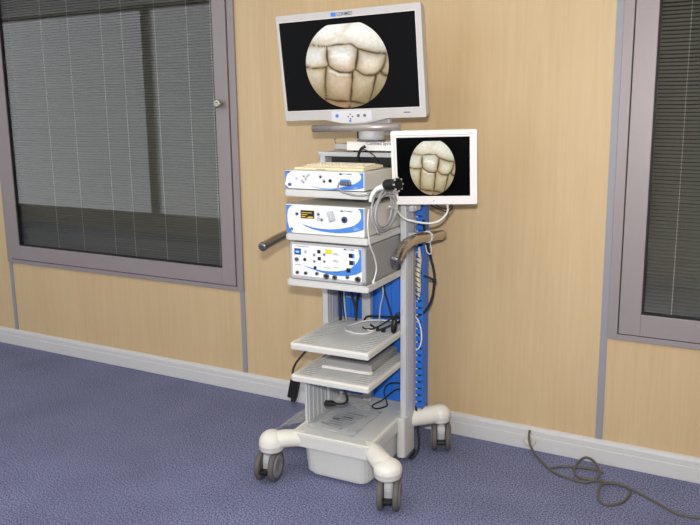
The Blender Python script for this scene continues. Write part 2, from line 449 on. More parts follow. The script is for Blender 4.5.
# top frame
b = BM(); prism(b, rrect(-.180, .197, .262, .47, .01), 1.300, 1.318, 'xy', .003); tp = P('top_plate', b, 'alum')
b = BM(); box(b, -.178, .19, .2585, .263, 1.308, 1.317, .001); P('front_rail', b, 'alum', tp)
b = BM(); box(b, -.12, .16, .268, .44, 1.262, 1.300, .002); P('cable_tray', b, 'black')
# handles: bent steel tubes bracketed to the columns
for s in (-1, 1):
    b = BM()
    if s > 0: pts = [(s*.281, .000, .945), (s*.282, .035, .968), (s*.284, .095, .990), (s*.286, .18, .995), (s*.286, .30, .986), (s*.286, .485, .966)]
    else: pts = [(s*.286, .000, .956), (s*.286, .06, .966), (s*.286, .12, .974), (s*.286, .20, .98), (s*.286, .30, .98), (s*.286, .46, .966)]
    tube(b, pts, .0205 if s > 0 else .0185, 18, 8)
    h = P('handle', b, 'chrome', label='bent brushed steel push handle')
    q = BM(); kk = .0205/.0182 if s > 0 else 1.02; lathe(q, [(.0182*kk, -.004), (.019*kk, 0), (.017*kk, .007), (.010*kk, .011)], pts[0], Vector(pts[0])-Vector(pts[1]), 18); P('end_cap', q, 'steel', h)
    q = BM(); box(q, *sorted((s*.197, s*.275)), .325, .365, .965, .995, .004); P('bracket', q, 'cartd', h)
# outriggers with rounded ends
def arm(path, rad, dome):
    b = BM(); tube(b, path, rad, 20, 6)
    x, y, z, r, sq = dome
    prof = [(r*.90, -.034), (r*.985, -.026), (r, -.010), (r*1.015, -.009), (r*1.015, -.006)]+[(r*math.cos(R(a)), r*sq*math.sin(R(a))) for a in range(0, 91, 9)]
    lathe(b, prof, (x, y, z), (0, 0, 1), 28)
    return b
domes = {'fr': (.266, -.038, .156), 'fl': (-.252, -.035, .160), 'rr': (.283, .495, .162), 'rl': (-.27, .495, .162)}
arms = {'fr': [(.10, .075, .160), (.17, .035, .165), (.222, -.008, .162), (.262, -.035, .156)],
        'fl': [(-.10, .06, .160), (-.16, .025, .166), (-.21, -.012, .170), (-.252, -.035, .160)],
        'rr': [(.13, .36, .160), (.19, .41, .162), (.24, .455, .162), (.283, .495, .162)],
        'rl': [(-.13, .36, .160), (-.19, .41, .162), (-.235, .455, .162), (-.27, .495, .162)]}
rads = {'fr': [.030, .038, .040, .040], 'fl': [.028, .034, .036, .038], 'rr': [.036, .040, .040, .040], 'rl': [.036, .040, .040, .040]}
spin = {'fr': 16, 'fl': 8, 'rr': 20, 'rl': 15}
for k in ('fr', 'fl', 'rr', 'rl'):
    P('outrigger', arm(arms[k], rads[k], (*domes[k], *{'fr': (.054, .66), 'fl': (.051, .95), 'rr': (.045, .9), 'rl': (.045, .9)}[k])), 'cream')
    x, y, z = domes[k]; m = Matrix.Translation((x+(.010 if k[1] == 'r' else -.008), y-.012, 0)) @ Matrix.Rotation(R(spin[k]), 4, 'Z')
    b = BM(); cyl(b, (0, 0, .105), (0, 0, z-.026), .014, 16, m)
    prism(b, [(-.026, .048), (-.018, .03), (.012, .03), (.026, .06), (.028, .10), (.018, .118), (-.018, .118), (-.028, .09)], -.016, .016, 'yz', .005, m)
    ca = P('castor', b, 'cartd', label='twin wheel swivel castor')
    for sx in (-1, 1):
        wx = sx*.030; b = BM()
        lathe(b, [(.048, -.012), (.057, -.011), (.062, -.006), (.062, .006), (.057, .011), (.048, .012)], (wx, 0, .062), (1, 0, 0), 32, m)
        P('wheel', b, 'tyre', ca)
        b = BM(); lathe(b, [(.047, -.001), (.049, .0015), (.040, .003), (.012, .004), (.010, .002)], (wx+sx*.0115, 0, .062), (sx, 0, 0), 28, m)
        P('wheel_disc', b, 'disc', ca)
    b = BM(); box(b, -.018, .018, -.062, -.030, .050, .060, .003, 2, m); P('brake_pedal', b, 'black', ca)

# ------------------------------------------------------------ consoles on the shelves
def uv(x0, x1, z0, z1): return lambda u, v: (x0+(x1-x0)*u, z1-(z1-z0)*v)
def poly(bm, f, pts, y, th=.0008): 
    return prism(bm, [f(u, v) for u, v in pts], y-th, y)
def button(bm, f, u, v, r, y, h=.003, seg=16): x, z = f(u, v); return lathe(bm, [(r, 0), (r, h*.7), (r*.8, h)], (x, y, z), (0, -1, 0), seg)
def ring3(bm, f, u, v, r, y): x, z = f(u, v); return lathe(bm, [(r, 0), (r, .0006), (r*.75, .0006), (r*.75, .0002)], (x, y, z), (0, -1, 0), 18)

def logo(t, panel, f, u, v, wd, y):
    x, z = f(u, v); b = BM(); box(b, x, x+wd*.16, y-.0006, y, z, z+wd*.13); box(b, x+wd*.18, x+wd*.24, y-.0006, y, z, z+wd*.13)
    t.each('emblem', b, 'pblue', panel)
    t.part('lettering', text(BM(), 'CONMED', x+wd*.29, y-.0005, z+wd*.015, width=wd*.71), 'logo', panel)

# upper console
x0, x1, z0, z1 = -.177, .158, 1.191, 1.259
dv = T('camera_console', 'slim white console on the top shelf under the beige keyboard', 'medical console', (0, .15, 1.187))
b = BM(); box(b, x0, x1, .004, .33, z0, z1, .003); dv.part('housing', b, 'body')
b = BM()
for x in (-.14, .13):
    for y in (.04, .29): cyl(b, (x, y, 1.187), (x, y, 1.192), .01, 14)
dv.each('foot', b, 'rubber')
pn = dv.part('front_panel', box(BM(), x0, x1, 0, .005, z0, z1, .0015), 'panel')
f = uv(x0, x1, z0, z1); y = -.0003
b = BM(); poly(b, f, [(.24, .70), (.33, .82), (.41, .88), (.5, .915), (.587, .92), (.68, .87), (.76, .78), (.83, .70), (.89, .60), (.93, .50), (.957, .38), (.968, .22), (.955, .10), (.93, .03), (.995, .03), (.995, .82), (.93, .90), (.8, .965), (.66, .985), (.5, .97), (.37, .88)], y)
poly(b, f, [(.005, .02), (.11, .02), (.07, .08), (.035, .2), (.02, .38), (.012, .6), (.005, .7)], y)
poly(b, f, [(.005, .8), (.02, .86), (.05, .96), (.06, .98), (.005, .98)], y)
dv.each('blue_swoosh', b, 'swoosh', pn)
b = BM(); button(b, f, .155, .44, .0055, y)
for u, v in ((.225, .55), (.25, .30), (.275, .45), (.245, .62), (.29, .32), (.315, .22)): ring3(b, f, u, v, .006, y)
for u, v in ((.465, .30), (.505, .52)): ring3(b, f, u, v, .0085, y)
dv.each('button', b, 'ltgrey', pn)
b = BM(); button(b, f, .463, .30, .004, y); button(b, f, .51, .55, .004, y); button(b, f, .587, .50, .0065, y, .005)
for u, v in ((.25, .30), (.245, .62), (.275, .47)): button(b, f, u, v, .0018, y, .0012, 8)
dv.each('socket', b, 'black', pn)
b = BM(); poly(b, f, [(.043, .70), (.085, .70), (.085, .86), (.043, .86)], y); button(b, f, .05, .10, .004, y, .001); dv.each('symbol', b, 'pblue', pn)
b = BM(); x, z = f(.73, .40); box(b, x-.004, x+.040, -.012, 0, z-.022, z-.004, .004); box(b, x+.004, x+.034, -.022, -.010, z-.020, z-.006, .004)
dv.part('camera_plug', b, 'steel', pn)
b = BM(); box(b, x-.002, x+.038, -.0135, -.004, z-.010, z+.001, .003); dv.part('plug_cover', b, 'swoosh', pn)
logo(dv, pn, f, .70, .17, .054, y)
b = BM()
for u, s_ in ((.13, 'POWER'), (.44, 'VIDEO'), (.565, 'DATA')): pass
for u, wd in ((.135, .012), (.24, .014), (.45, .026), (.56, .02)): xx, zz = f(u, .74); box(b, xx, xx+wd, y-.0004, y, zz, zz+.0012)
for wd, v in ((.018, .83), (.014, .87)): xx, zz = f(.875, v); box(b, xx, xx+wd, y-.0016, y-.0008, zz, zz+.0012)
dv.each('print_line', b, 'ltgrey', pn)

# middle console
x0, x1, z0, z1 = -.177, .157, 1.020, 1.130
dv = T('light_source_console', 'white console with amber display and blue swoosh on the middle shelf', 'medical console', (0, .15, 1.017))
b = BM(); box(b, x0, x1, .004, .36, z0, z1, .003); dv.part('housing', b, 'body')
b = BM()
for x in (-.14, .13):
    for y in (.04, .3): cyl(b, (x, y, 1.017), (x, y, 1.023), .01, 14)
dv.each('foot', b, 'rubber')
b = BM()
for k in range(12): box(b, x1-.0004, x1+.0008, .20+k*.009, .204+k*.009, 1.045, 1.10)
dv.part('vent', b, 'bodyg')
pn = dv.part('front_panel', box(BM(), x0, x1, 0, .005, z0, z1, .0015), 'panel')
f = uv(x0, x1, z0, z1); y = -.0003
b = BM(); poly(b, f, [(.21, .65), (.29, .72), (.36, .765), (.47, .79), (.58, .79), (.69, .75), (.80, .68), (.88, .60), (.935, .48), (.962, .36), (.965, .22), (.95, .10), (.92, .03), (.995, .03), (.995, .73), (.90, .82), (.80, .87), (.69, .90), (.58, .90), (.47, .88), (.36, .83), (.27, .75)], y)
poly(b, f, [(.005, .02), (.10, .02), (.06, .08), (.03, .2), (.02, .4), (.022, .6), (.04, .8), (.07, .95), (.09, .985), (.005, .985)], y)
dv.each('blue_swoosh', b, 'swoosh', pn)
b = BM(); button(b, f, .15, .32, .0065, y); dv.part('power_button', b, 'pblue', pn)
b = BM(); x, z = f(.2, .18); box(b, x, x+.059, -.003, 0, z-.031, z, .001); ds = dv.part('display', b, 'black', pn)
b = BM()
for k, (a, c_) in enumerate(((.004, .05), (.004, .03), (.036, .055))):
    box(b, x+a, x+c_, -.0036, -.003, z-.010-k*.004*(k > 0)-.0035*k, z-.0075-k*.004*(k > 0)-.0035*k)
box(b, x+.004, x+.022, -.0036, -.003, z-.026, z-.022); box(b, x+.028, x+.055, -.0036, -.003, z-.029, z-.025)
dv.part('display_segment', b, 'amber', ds)
b = BM()
for u, v in ((.43, .30), (.47, .48), (.43, .46)): ring3(b, f, u, v, .0085, y)
dv.each('button', b, 'ltgrey', pn)
b = BM(); button(b, f, .43, .30, .0038, y); button(b, f, .472, .48, .0035, y); dv.each('button_mark', b, 'black', pn)
b = BM(); x, z = f(.60, .33)
mt = Matrix.Translation((x, 0, z)) @ Matrix.Rotation(R(-18), 4, 'Y')
box(b, -.013, .013, -.014, 0, -.020, .020, .005, 3, mt); box(b, -.003, .010, -.020, -.012, -.017, .012, .003, 2, mt); dv.part('light_guide_port', b, 'ltgrey', pn)
b = BM(); button(b, f, .76, .43, .0125, y, .004, 24); cn = dv.each('socket', b, 'pblue', pn)[0]
b = BM(); x, z = f(.76, .43); cyl(b, (x, -.0042, z), (x, -.0052, z), .007, 16); dv.each('socket_bore', b, 'black', cn)
b = BM(); button(b, f, .075, .86, .006, y); dv.part('earth_terminal', b, 'steel', pn)
logo(dv, pn, f, .71, .17, .05, y)
b = BM()
for u, v, wd in ((.13, .44, .012), (.42, .60, .022), (.72, .60, .032), (.55, .57, .012)): xx, zz = f(u, v); box(b, xx, xx+wd, y-.0004, y, zz, zz+.0013)
for wd, v in ((.022, .69), (.026, .73), (.018, .77)): xx, zz = f(.87, v); box(b, xx, xx+wd, y-.0016, y-.0008, zz, zz+.0014)
dv.each('print_line', b, 'ltgrey', pn)

# lower console
x0, x1, z0, z1 = -.160, .163, .842, .985
dv = T('shaver_console', 'tall grey console with rows of sockets and yellow label on the third shelf', 'medical console', (0, .15, .838))
b = BM(); box(b, x0, x1, .002, .36, z0, z1, .004); dv.part('housing', b, 'bodyg')
b = BM()
for x in (-.14, .13):
    for y in (.04, .3): cyl(b, (x, y, .838), (x, y, .843), .01, 14)
dv.each('foot', b, 'rubber')
b = BM(); box(b, x0, x0+.008, -.004, .004, z0, z1, .002); box(b, x1-.016, x1, -.004, .004, z0, z1, .002); box(b, x0, x1, -.004, .004, z0, z0+.013, .002); box(b, x0, x1, -.004, .004, z1-.008, z1, .002)
dv.part('front_frame', b, 'cartd')
pn = dv.part('front_panel', box(BM(), x0+.008, x1-.016, -.001, .003, z0+.013, z1-.008), 'panel')
f = uv(x0+.008, x1-.016, z0+.013, z1-.008); y = -.0012
b = BM(); poly(b, f, [(.156, .66), (.25, .70), (.33, .74), (.44, .775), (.55, .77), (.65, .75), (.76, .69), (.85, .60), (.91, .49), (.95, .36), (.968, .22), (.96, .08), (.95, .02), (.995, .02), (.995, .70), (.92, .80), (.82, .86), (.70, .885), (.60, .885), (.50, .86), (.40, .82), (.28, .75)], y)
dv.each('blue_swoosh', b, 'swoosh', pn)
b = BM(); x, z = f(.035, .13); box(b, x, x+.029, -.003, y, z-.024, z, .0006); ds = dv.part('display', b, 'bluedisp', pn)
b = BM(); box(b, x+.006, x+.022, -.0036, -.003, z-.016, z-.009); dv.part('display_digit', b, 'cyan', ds)
b = BM(); x, z = f(.49, .08); box(b, x, x+.028, y-.001, y, z-.018, z); dv.part('label', b, 'yellow', pn)
b = BM()
for u, v in ((.198, .22), (.325, .30), (.47, .26), (.325, .50), (.47, .48)): ring3(b, f, u, v, .0068, y)
dv.each('button', b, 'ltgrey', pn)
b = BM()
for u, v, s_ in ((.395, .18, .013), (.40, .40, .013)): x, z = f(u, v); box(b, x-s_/2, x+s_/2, y-.002, y, z-s_/2, z+s_/2)
for u, v in ((.835, .16), (.84, .38), (.80, .62)): x, z = f(u, v); box(b, x-.004, x+.012, y-.002, y, z-.016, z)
for u, v, r in ((.185, .47, .0065), (.335, .70, .0065), (.325, .30, .003), (.47, .26, .003), (.325, .5, .003), (.47, .48, .003)): button(b, f, u, v, r, y, .002)
dv.each('control_key', b, 'black', pn)
b = BM()
for u, v in ((.875, .16), (.88, .38), (.85, .62)): x, z = f(u, v); box(b, x, x+.007, y-.0015, y, z-.016, z)
dv.each('key_legend', b, 'swoosh', pn)
b = BM()
for u, v, r in ((.07, .48, .008), (.075, .90, .0065), (.20, .90, .0065), (.365, .88, .0068), (.50, .94, .0115), (.62, .95, .0095), (.80, .90, .0068), (.945, .94, .0115)):
    x, z = f(u, v); z = max(z, z0+.014); lathe(b, [(r, 0), (r, .006), (r*.62, .006), (r*.6, .002)], (x, y, z), (0, -1, 0), 20)
dv.each('socket', b, 'steel', pn)
b = BM()
for u, v, r in ((.075, .90, .0040), (.20, .90, .0040), (.365, .88, .0040), (.50, .94, .0068), (.62, .95, .0058), (.80, .90, .0040), (.945, .94, .0068)):
    x, z = f(u, v); z = max(z, z0+.014); cyl(b, (x, y-.003, z), (x, y-.0045, z), r, 14)
dv.each('socket_bore', b, 'black', pn)
logo(dv, pn, f, .75, .07, .045, y)
b = BM()
for u, v, wd in ((.05, .06, .06), (.60, .20, .018), (.60, .24, .026), (.60, .42, .018), (.60, .46, .024), (.60, .645, .024), (.46, .675, .03), (.04, .66, .028), (.60, .79, .03)): xx, zz = f(u, v); box(b, xx, xx+wd, y-.0012, y-.0006, zz, zz+.0014)
dv.each('print_line', b, 'pblue', pn)
b = BM(); lathe(b, [(.018, 0), (.018, .006), (.012, .008)], (x1, .26, .868), (1, 0, 0), 20); dv.part('side_knob', b, 'bodyg')

# keyboard on the upper console
kb = T('keyboard', 'beige computer keyboard lying on the uppermost white console', 'keyboard', (0, .1, 1.259))
m = Matrix.Translation((-.008, .03, 1.2595)) @ Matrix.Rotation(R(1.6), 4, 'X')
b = BM(); box(b, -.145, .150, 0, .175, .0, .011, .003, 2, m); kb.part('keyboard_case', b, 'beige')
b = BM(); box(b, -.120, .14, .03, .17, .008, .0135, .002, 2, m); kb.part('raised_deck', b, 'beige')
b = BM(); rnd = random.Random(2)
for r_ in range(5):
    x = -.115
    while x < .125:
        wd = .0145 if r_ < 4 or x < -.08 or x > .03 else .10
        wd = min(wd, .132-x); box(b, x, x+wd-.0025, .040+(4-r_)*.0001+r_*.024, .059+r_*.024, .013, .0175, .0015, 1, m); x += wd
kb.part('key', b, 'key').update_tag()
b = BM(); box(b, -.05, -.01, -.0006, .001, .003, .006, 0, 1, m); kb.part('front_slot', b, 'bodyg')
b = BM(); 
for x in (-.13, .12): box(b, x-.012, x+.012, .155, .17, 1.2595-.0005-1.2595, .002, 0, 1, m)
b.free()

# ------------------------------------------------------------ picture shown on both screens
LINES = [[(185,170),(230,178),(262,182),(300,178),(345,180),(365,183),(400,205),(450,220),(505,230)],
 [(262,182),(258,220),(262,262)], [(160,262),(205,270),(250,268),(262,262),(290,285),(330,297),(362,292)],
 [(390,197),(385,230),(372,285)], [(362,292),(372,285),(400,305),(440,312),(470,300),(490,270),(502,228)],
 [(252,270),(242,330),(240,400),(235,440)], [(362,292),(355,340),(342,420),(335,445)],
 [(242,400),(280,410),(335,415),(365,420),(415,432)], [(455,312),(440,370),(412,440)], [(470,300),(490,312),(510,322)]]
FAINT = [[(330,135),(345,160),(352,182)], [(300,135),(322,150),(330,135),(352,108)], [(385,85),(345,115),(330,135),(300,150),(262,160),(190,172)], [(270,285),(300,302),(340,303)], [(280,225),(320,222),(350,232)]]
LINES = [[(q.x, q.y) for q in smooth_path([(a, b_, 0) for a, b_ in l], 4)] for l in LINES]
def dseg(p, a, b_):
    ax, ay = a; bx, by = b_; dx, dy = bx-ax, by-ay
    t = max(0, min(1, ((p[0]-ax)*dx+(p[1]-ay)*dy)/(dx*dx+dy*dy))); return math.hypot(p[0]-ax-t*dx, p[1]-ay-t*dy)
def mixc(a, b_, t): t = max(0, min(1, t)); return tuple(x+(y-x)*t for x, y in zip(a, b_))
def picture_color(u, v, green=0):
    p = (337+172*u+2.5*noise.noise(Vector((u*5, v*5, 0))), 262+180*v+2.5*noise.noise(Vector((u*5, v*5, 7))))
    d = min(dseg(p, l[i], l[i+1]) for l in LINES for i in range(len(l)-1))
    df = min(dseg(p, l[i], l[i+1]) for l in FAINT for i in range(len(l)-1))
    rr = math.hypot(u, v)
    bright = (255, 253, 248); mid = (226, 212, 192); low = (152, 134, 98)
    g = .5+.75*v+.15*abs(u)
    c = mixc(bright, mid, g*1.5) if g < .66 else mixc(mid, low, (g-.66)*2)
    c = mixc(c, (232, 190, 168), .35*max(0, 1-abs(u-.12)/.2)*max(0, 1-abs(v-.1)/.5))
    if -.55 < v < .0: c = mixc(c, (226, 234, 238), .55*(1-abs(v+.27)/.28))
    if v > 0: c = mixc(c, (205, 172, 152), .30*max(0, 1-abs(u+.15)/.6))
    if v > .78 and u < .1: c = mixc(c, (200, 150, 125), .7)
    if green: c = mixc(c, (190, 192, 160), .35)
    c = mixc(c, (128, 108, 72), .85*math.exp(-d/(9+14*max(0, .5+noise.noise(Vector((u*1.7, v*1.7, 5))))))*(1 if v > -.35 else .7))
    c = mixc(c, (52, 36, 18), .95*math.exp(-(d/(1.9+2.6*abs(noise.noise(Vector((u*2.3, v*2.3, 11))))*2))**2))
    c = mixc(c, (205, 190, 165), .6*math.exp(-df/9)) if v < -.4 else mixc(c, (255, 250, 240), .6*math.exp(-(df/6)**2))
    n_ = noise.fractal(Vector((u*12, v*12, 3)), 1, 2, 3)
    c = tuple(max(0, min(255, x*(1+.06*n_)*(1.03-.25*max(0, rr-.7)))) for x in c)
    return (*lin(c), 1)
def picture(bm, cx, cz, rx, rz, top, y, mtx, green=0):
    lay = bm.loops.layers.float_color.new('Col'); nr, na = 52, 120; ring_ = []
    cv = bm.verts.new((cx, y, cz)); info = {cv: (0, 0)}
    for i in range(1, nr+1):
        row = []
        for k in range(na):
            a = 2*math.pi*k/na; u = i/nr*math.cos(a); v = max(-top, i/nr*math.sin(a)); vv = bm.verts.new((cx+rx*u, y, cz-rz*v)); info[vv] = (u, v); row.append(vv)
        ring_.append(row)
    for k in range(na):
        bm.faces.new((cv, ring_[0][k], ring_[0][(k+1) % na]))
        for i in range(nr-1):
            try: bm.faces.new((ring_[i][k], ring_[i+1][k], ring_[i+1][(k+1) % na], ring_[i][(k+1) % na]))
            except ValueError: pass
    col = {v: picture_color(*uv_, green) for v, uv_ in info.items()}
    for f_ in bm.faces:
        for l in f_.loops: l[lay] = col[l.vert]
    bmesh.ops.recalc_face_normals(bm, faces=bm.faces)
    bm.normal_update()
    for f_ in bm.faces:
        if f_.normal.y > 0: f_.normal_flip()
    bmesh.ops.transform(bm, matrix=mtx, verts=bm.verts); return bm

# ------------------------------------------------------------ large monitor on top
mo = T('large_monitor', 'large widescreen monitor on top of the cart showing a skin-toned picture', 'monitor', (0.0, .27, 1.362))
MM = Matrix.Translation((-.026, .25, 1.658)) @ (Matrix.Rotation(R(.2), 4, 'Z') @ Matrix.Rotation(R(6.0), 4, 'X') @ Matrix.Rotation(R(-1.3), 4, 'Y'))
w2, h2 = .3145, .2095; sx0, sx1, sz0, sz1 = -.3025, .2905, -.170, .182
b = BM(); box(b, -w2+.004, w2-.004, .014, .05, -h2+.008, h2-.004, .008, 3, MM); prism(b, rrect(-.2, .2, -.15, .15, .03), .05, .075, 'xz', .008, MM)
mo.part('housing', b, 'silver')
b = BM()
prism(b, [(-w2+.004, h2), (w2-.004, h2), (w2, h2-.004), (w2, sz1), (-w2, sz1), (-w2, h2-.004)], 0, .02, 'xz', 0, MM)
prism(b, [(-w2, sz0), (sx0, sz0), (sx0, sz1), (-w2, sz1)], 0, .02, 'xz', 0, MM); prism(b, [(sx1, sz0), (w2, sz0), (w2, sz1), (sx1, sz1)], 0, .02, 'xz', 0, MM)
bot = [(-w2, sz0), (w2, sz0), (w2, -h2+.004), (w2-.004, -h2)]+[(.14-.28*k/12+.012, -h2-.020*math.sin(math.pi*k/12)) for k in range(13)]+[(-w2+.004, -h2), (-w2, -h2+.004)]
prism(b, bot, 0, .02, 'xz', 0, MM)
bz = mo.part('bezel', b, 'silver')
b = BM()
for a in ((sx0-.002, sx1+.002, sz1, sz1+.002), (sx0-.002, sx1+.002, sz0-.002, sz0), (sx0-.002, sx0, sz0, sz1), (sx1, sx1+.002, sz0, sz1)): box(b, a[0], a[1], -.001, .004, a[2], a[3], 0, 1, MM)
mo.part('bezel_lip', b, 'white', bz)
sc = mo.part('screen', box(BM(), sx0-.001, sx1+.001, .004, .016, sz0-.001, sz1+.001, 0, 1, MM), 'screen')
mo.part('screen_picture', picture(BM(), -.0125, .004, .183, .168, .92, .0032, MM), 'img', sc)
M['strip'] = mat('strip_pale', (214, 214, 218), .4)
cp = mo.part('control_strip', prism(BM(), [(-.095, sz0-.006), (.085, sz0-.006), (.085, -h2-.006), (.05, -h2-.015), (-.05, -h2-.015), (-.095, -h2-.006)], -.001, .003, 'xz', 0, MM), 'strip', bz)
b = BM(); cyl(b, (-.070, -.001, -.195), (-.070, -.003, -.195), .007, 16, MM); mo.part('power_button', b, 'swoosh', bz)
b = BM()
for dx, dz in ((0, .009), (0, -.009), (-.009, 0), (.009, 0)): cyl(b, (-.010+dx, -.001, -.198+dz), (-.010+dx, -.0025, -.200+dz), .0032, 10, MM)
mo.each('menu_button', b, 'black', bz)
b = BM()
for x in (.026, .054): cyl(b, (x, -.001, -.196), (x, -.003, -.196), .0062, 14, MM)
mo.each('round_button', b, 'steel', bz)
b = BM(); cyl(b, (-.012, -.001, -.216), (-.012, -.0025, -.216), .005, 12, MM); mo.part('blue_button', b, 'swoosh', bz)
b = BM(); box(b, -.062, -.040, -.0008, 0, sz1+.006, sz1+.021, 0, 1, MM); mo.each('emblem', b, 'swoosh', bz)
mo.part('lettering', text(BM(), 'CONMED', -.036, -.0006, sz1+.007, width=.068, height=.013, mtx=MM), 'logo', bz)
mo.part('blue_print', box(BM(), .222, .250, -.0006, 0, -.191, -.187, 0, 1, MM), 'pblue', bz)
b = BM(); box(b, .254, .282, -.0006, 0, -.190, -.188, 0, 1, MM); mo.part('grey_print', b, 'ltgrey', bz)
# stand: cross bar, neck, foot
b = BM(); tube(b, [(-.150, .175, 1.4130), (.225, .175, 1.4215)], .0145, 16, 0); ba = mo.part('cross_bar', b, 'bar')
b = BM(); box(b, .030, .075, .20, .29, 1.374, 1.41, .004); mo.part('tilt_hinge', b, 'black')
b = BM(); lathe(b, [(.046, 0), (.050, .004), (.052, .034), (.048, .040)], (.083, .225, 1.370), (0, 0, 1), 28); mo.part('neck', b, 'cartd')
b = BM(); box(b, .02, .12, .315, .345, 1.39, 1.56, .006); box(b, .04, .12, .22, .33, 1.385, 1.405, .003); mo.part('mount_bracket', b, 'cartd')
b = BM(); box(b, .035, .125, .19, .27, 1.363, 1.370, .002); mo.part('foot_plate', b, 'steel')

# the white box the monitor stands on
wb = T('stand_box', 'flat white box with printed lettering under the large monitor', 'box', (.09, .3, 1.318))
b = BM(); box(b, -.022, .205, .215, .385, 1.327, 1.363, .003); bd = wb.part('case', b, 'white')
wb.part('lettering', text(BM(), 'Conmed System', .066, .2144, 1.346, width=.122), 'logo', bd)
b = BM()
for x in (-.010, .022, .14, .175):
    for y in (.275, .36): box(b, x-.008, x+.008, y-.012, y+.012, 1.318, 1.328, .001)
wb.each('foot', b, 'black')
b = BM(); box(b, -.085, -.022, .23, .36, 1.331, 1.352, .003); wb.part('side_bracket', b, 'cartd')
b = BM(); tube(b, [(-.080, .235, 1.350), (-.086, .235, 1.366), (-.080, .235, 1.372)], .0022, 8); wb.part('hook', b, 'steel')

# ------------------------------------------------------------ small monitor at the right
sm = T('side_monitor', 'smaller white framed monitor at the right of the cart turned outward', 'monitor', (.345, .22, 1.12))
MS = Matrix.Translation((.3455, .22, 1.2665)) @ (Matrix.Rotation(R(16), 4, 'Z') @ Matrix.Rotation(R(8), 4, 'X') @ Matrix.Rotation(R(-1.2), 4, 'Y'))
w2, h2 = .1615, .1425; sx0, sx1, sz0, sz1 = -.1405, .1345, -.110, .117
b = BM(); box(b, -w2+.003, w2-.003, .012, .042, -h2+.003, h2-.003, .007, 3, MS); box(b, -.09, .09, .04, .06, -.09, .09, .008, 3, MS); sm.part('housing', b, 'white')
b = BM()
prism(b, [(-w2, h2-.004), (-w2+.004, h2), (w2-.004, h2), (w2, h2-.004), (w2, sz1), (-w2, sz1)], 0, .016, 'xz', .0015, MS)
prism(b, [(-w2, sz0), (w2, sz0), (w2, -h2+.004), (w2-.004, -h2), (-w2+.004, -h2), (-w2, -h2+.004)], 0, .016, 'xz', .0015, MS)
prism(b, [(-w2, sz0), (sx0, sz0), (sx0, sz1), (-w2, sz1)], 0, .016, 'xz', .0015, MS); prism(b, [(sx1, sz0), (w2, sz0), (w2, sz1), (sx1, sz1)], 0, .016, 'xz', .0015, MS)
bz = sm.part('bezel', b, 'white')
b = BM()
for a in ((sx0-.009, sx0-.007, sz0-.002, sz1+.006), (sx0-.009, sx1+.009, sz1+.007, sz1+.009)): box(b, a[0], a[1], -.0006, .001, a[2], a[3], 0, 1, MS)
sm.part('bezel_groove', b, 'ltgrey', bz)
sc = sm.part('screen', box(BM(), sx0-.001, sx1+.001, .003, .012, sz0-.001, sz1+.001, 0, 1, MS), 'screen')
sm.part('screen_picture', picture(BM(), -.0065, .002, .086, .1075, .93, .0022, MS, 1), 'img', sc)
b = BM(); cyl(b, (-.004, 0, -.128), (-.004, -.0008, -.128), .0035, 14, MS); sm.part('button', b, 'ltgrey', bz)
b = BM(); box(b, .125, .145, -.0006, 0, .129, .131, 0, 1, MS); sm.part('grey_print', b, 'ltgrey', bz)
b = BM(); tube(b, [(.198, .352, 1.24), (.26, .345, 1.245), (.33, .30, 1.25)], .016, 14); box(b, .196, .208, .32, .385, 1.19, 1.29, .003); sm.part('support_arm', b, 'cartd')
b = BM(); lathe(b, [(.014, 0), (.016, .004), (.013, .03), (.010, .034)], (.222, .30, 1.085), (0, 0, 1), 16); box(b, .199, .24, .305, .36, 1.085, 1.17, .006); sm.part('arm_clamp', b, 'ltgrey')

# ------------------------------------------------------------ camera head, cables
ch = T('endoscope_camera', 'black round camera head with silver ring hooked in front of the side monitor', 'endoscope camera', (.245, .02, 1.18))
ax = Vector((.95, -.30, .10)).normalized(); p0 = Vector((.240, .02, 1.216))
b = BM(); lathe(b, [(.010, -.012), (.017, -.008), (.0205, 0), (.021, .022), (.0175, .030), (.021, .034), (.021, .044), (.016, .048)], p0, ax, 24); bd = ch.part('camera_body', b, 'black')
b = BM(); lathe(b, [(.0225, .0), (.0235, .002), (.0235, .006), (.020, .008), (.016, .006)], p0+ax*.048, ax, 24); ch.part('coupler_ring', b, 'black', bd)
b = BM()
for k in range(8):
    a = k*math.pi/4; q = ax.orthogonal().normalized(); q2 = ax.cross(q); pp = p0+ax*.052+(q*math.cos(a)+q2*math.sin(a))*.0235
    cyl(b, pp-ax*.002, pp+ax*.004, .0032, 8)
ch.each('grip_tooth', b, 'silver', bd)
b = BM(); tube(b, [p0-ax*.008+Vector((0, -.004, -.004)), (.205, .005, 1.200), (.192, -.005, 1.178), (.186, -.01, 1.155)], [.011, .009, .007, .006], 12); ch.part('strain_relief', b, 'whitec')
# coiled camera cable hanging beside the consoles
cc = BM(); pts = [(.186, -.01, 1.157)]; rnd = random.Random(9)
offs = [(-.010, .006, .010, .012), (.012, .002, -.014, -.004), (-.006, -.006, .012, .006), (.010, .012, -.004, -.014), (-.012, .004, -.016, .010), (.006, -.008, .008, -.006), (0, .008, -.010, .006), (.004, 0, 0, 0)]
for k in range(68):
    q = k/12; i = int(q); t_ = q-i; o = [offs[i][n]*(1-t_)+offs[i+1][n]*t_ for n in range(4)]; a = math.pi*.55+k*2*math.pi/12
    pts.append((.183+.0085*((i*2) % 5)*.5+.004*math.sin(a), .108+o[0]+(.092+o[2])*math.cos(a), 1.108+o[1]+(.070+o[3])*math.sin(a)))
pts += [(.19, .06, 1.03), (.186, .035, 1.06), (.18, .012, 1.11)]
tube(cc, pts, .0036, 8, 5)
cab = T('coiled_cable', 'light grey camera cable hanging in coils at the right side of the consoles', 'cable', (.19, .1, 1.0), mesh=cc, m='greyc')
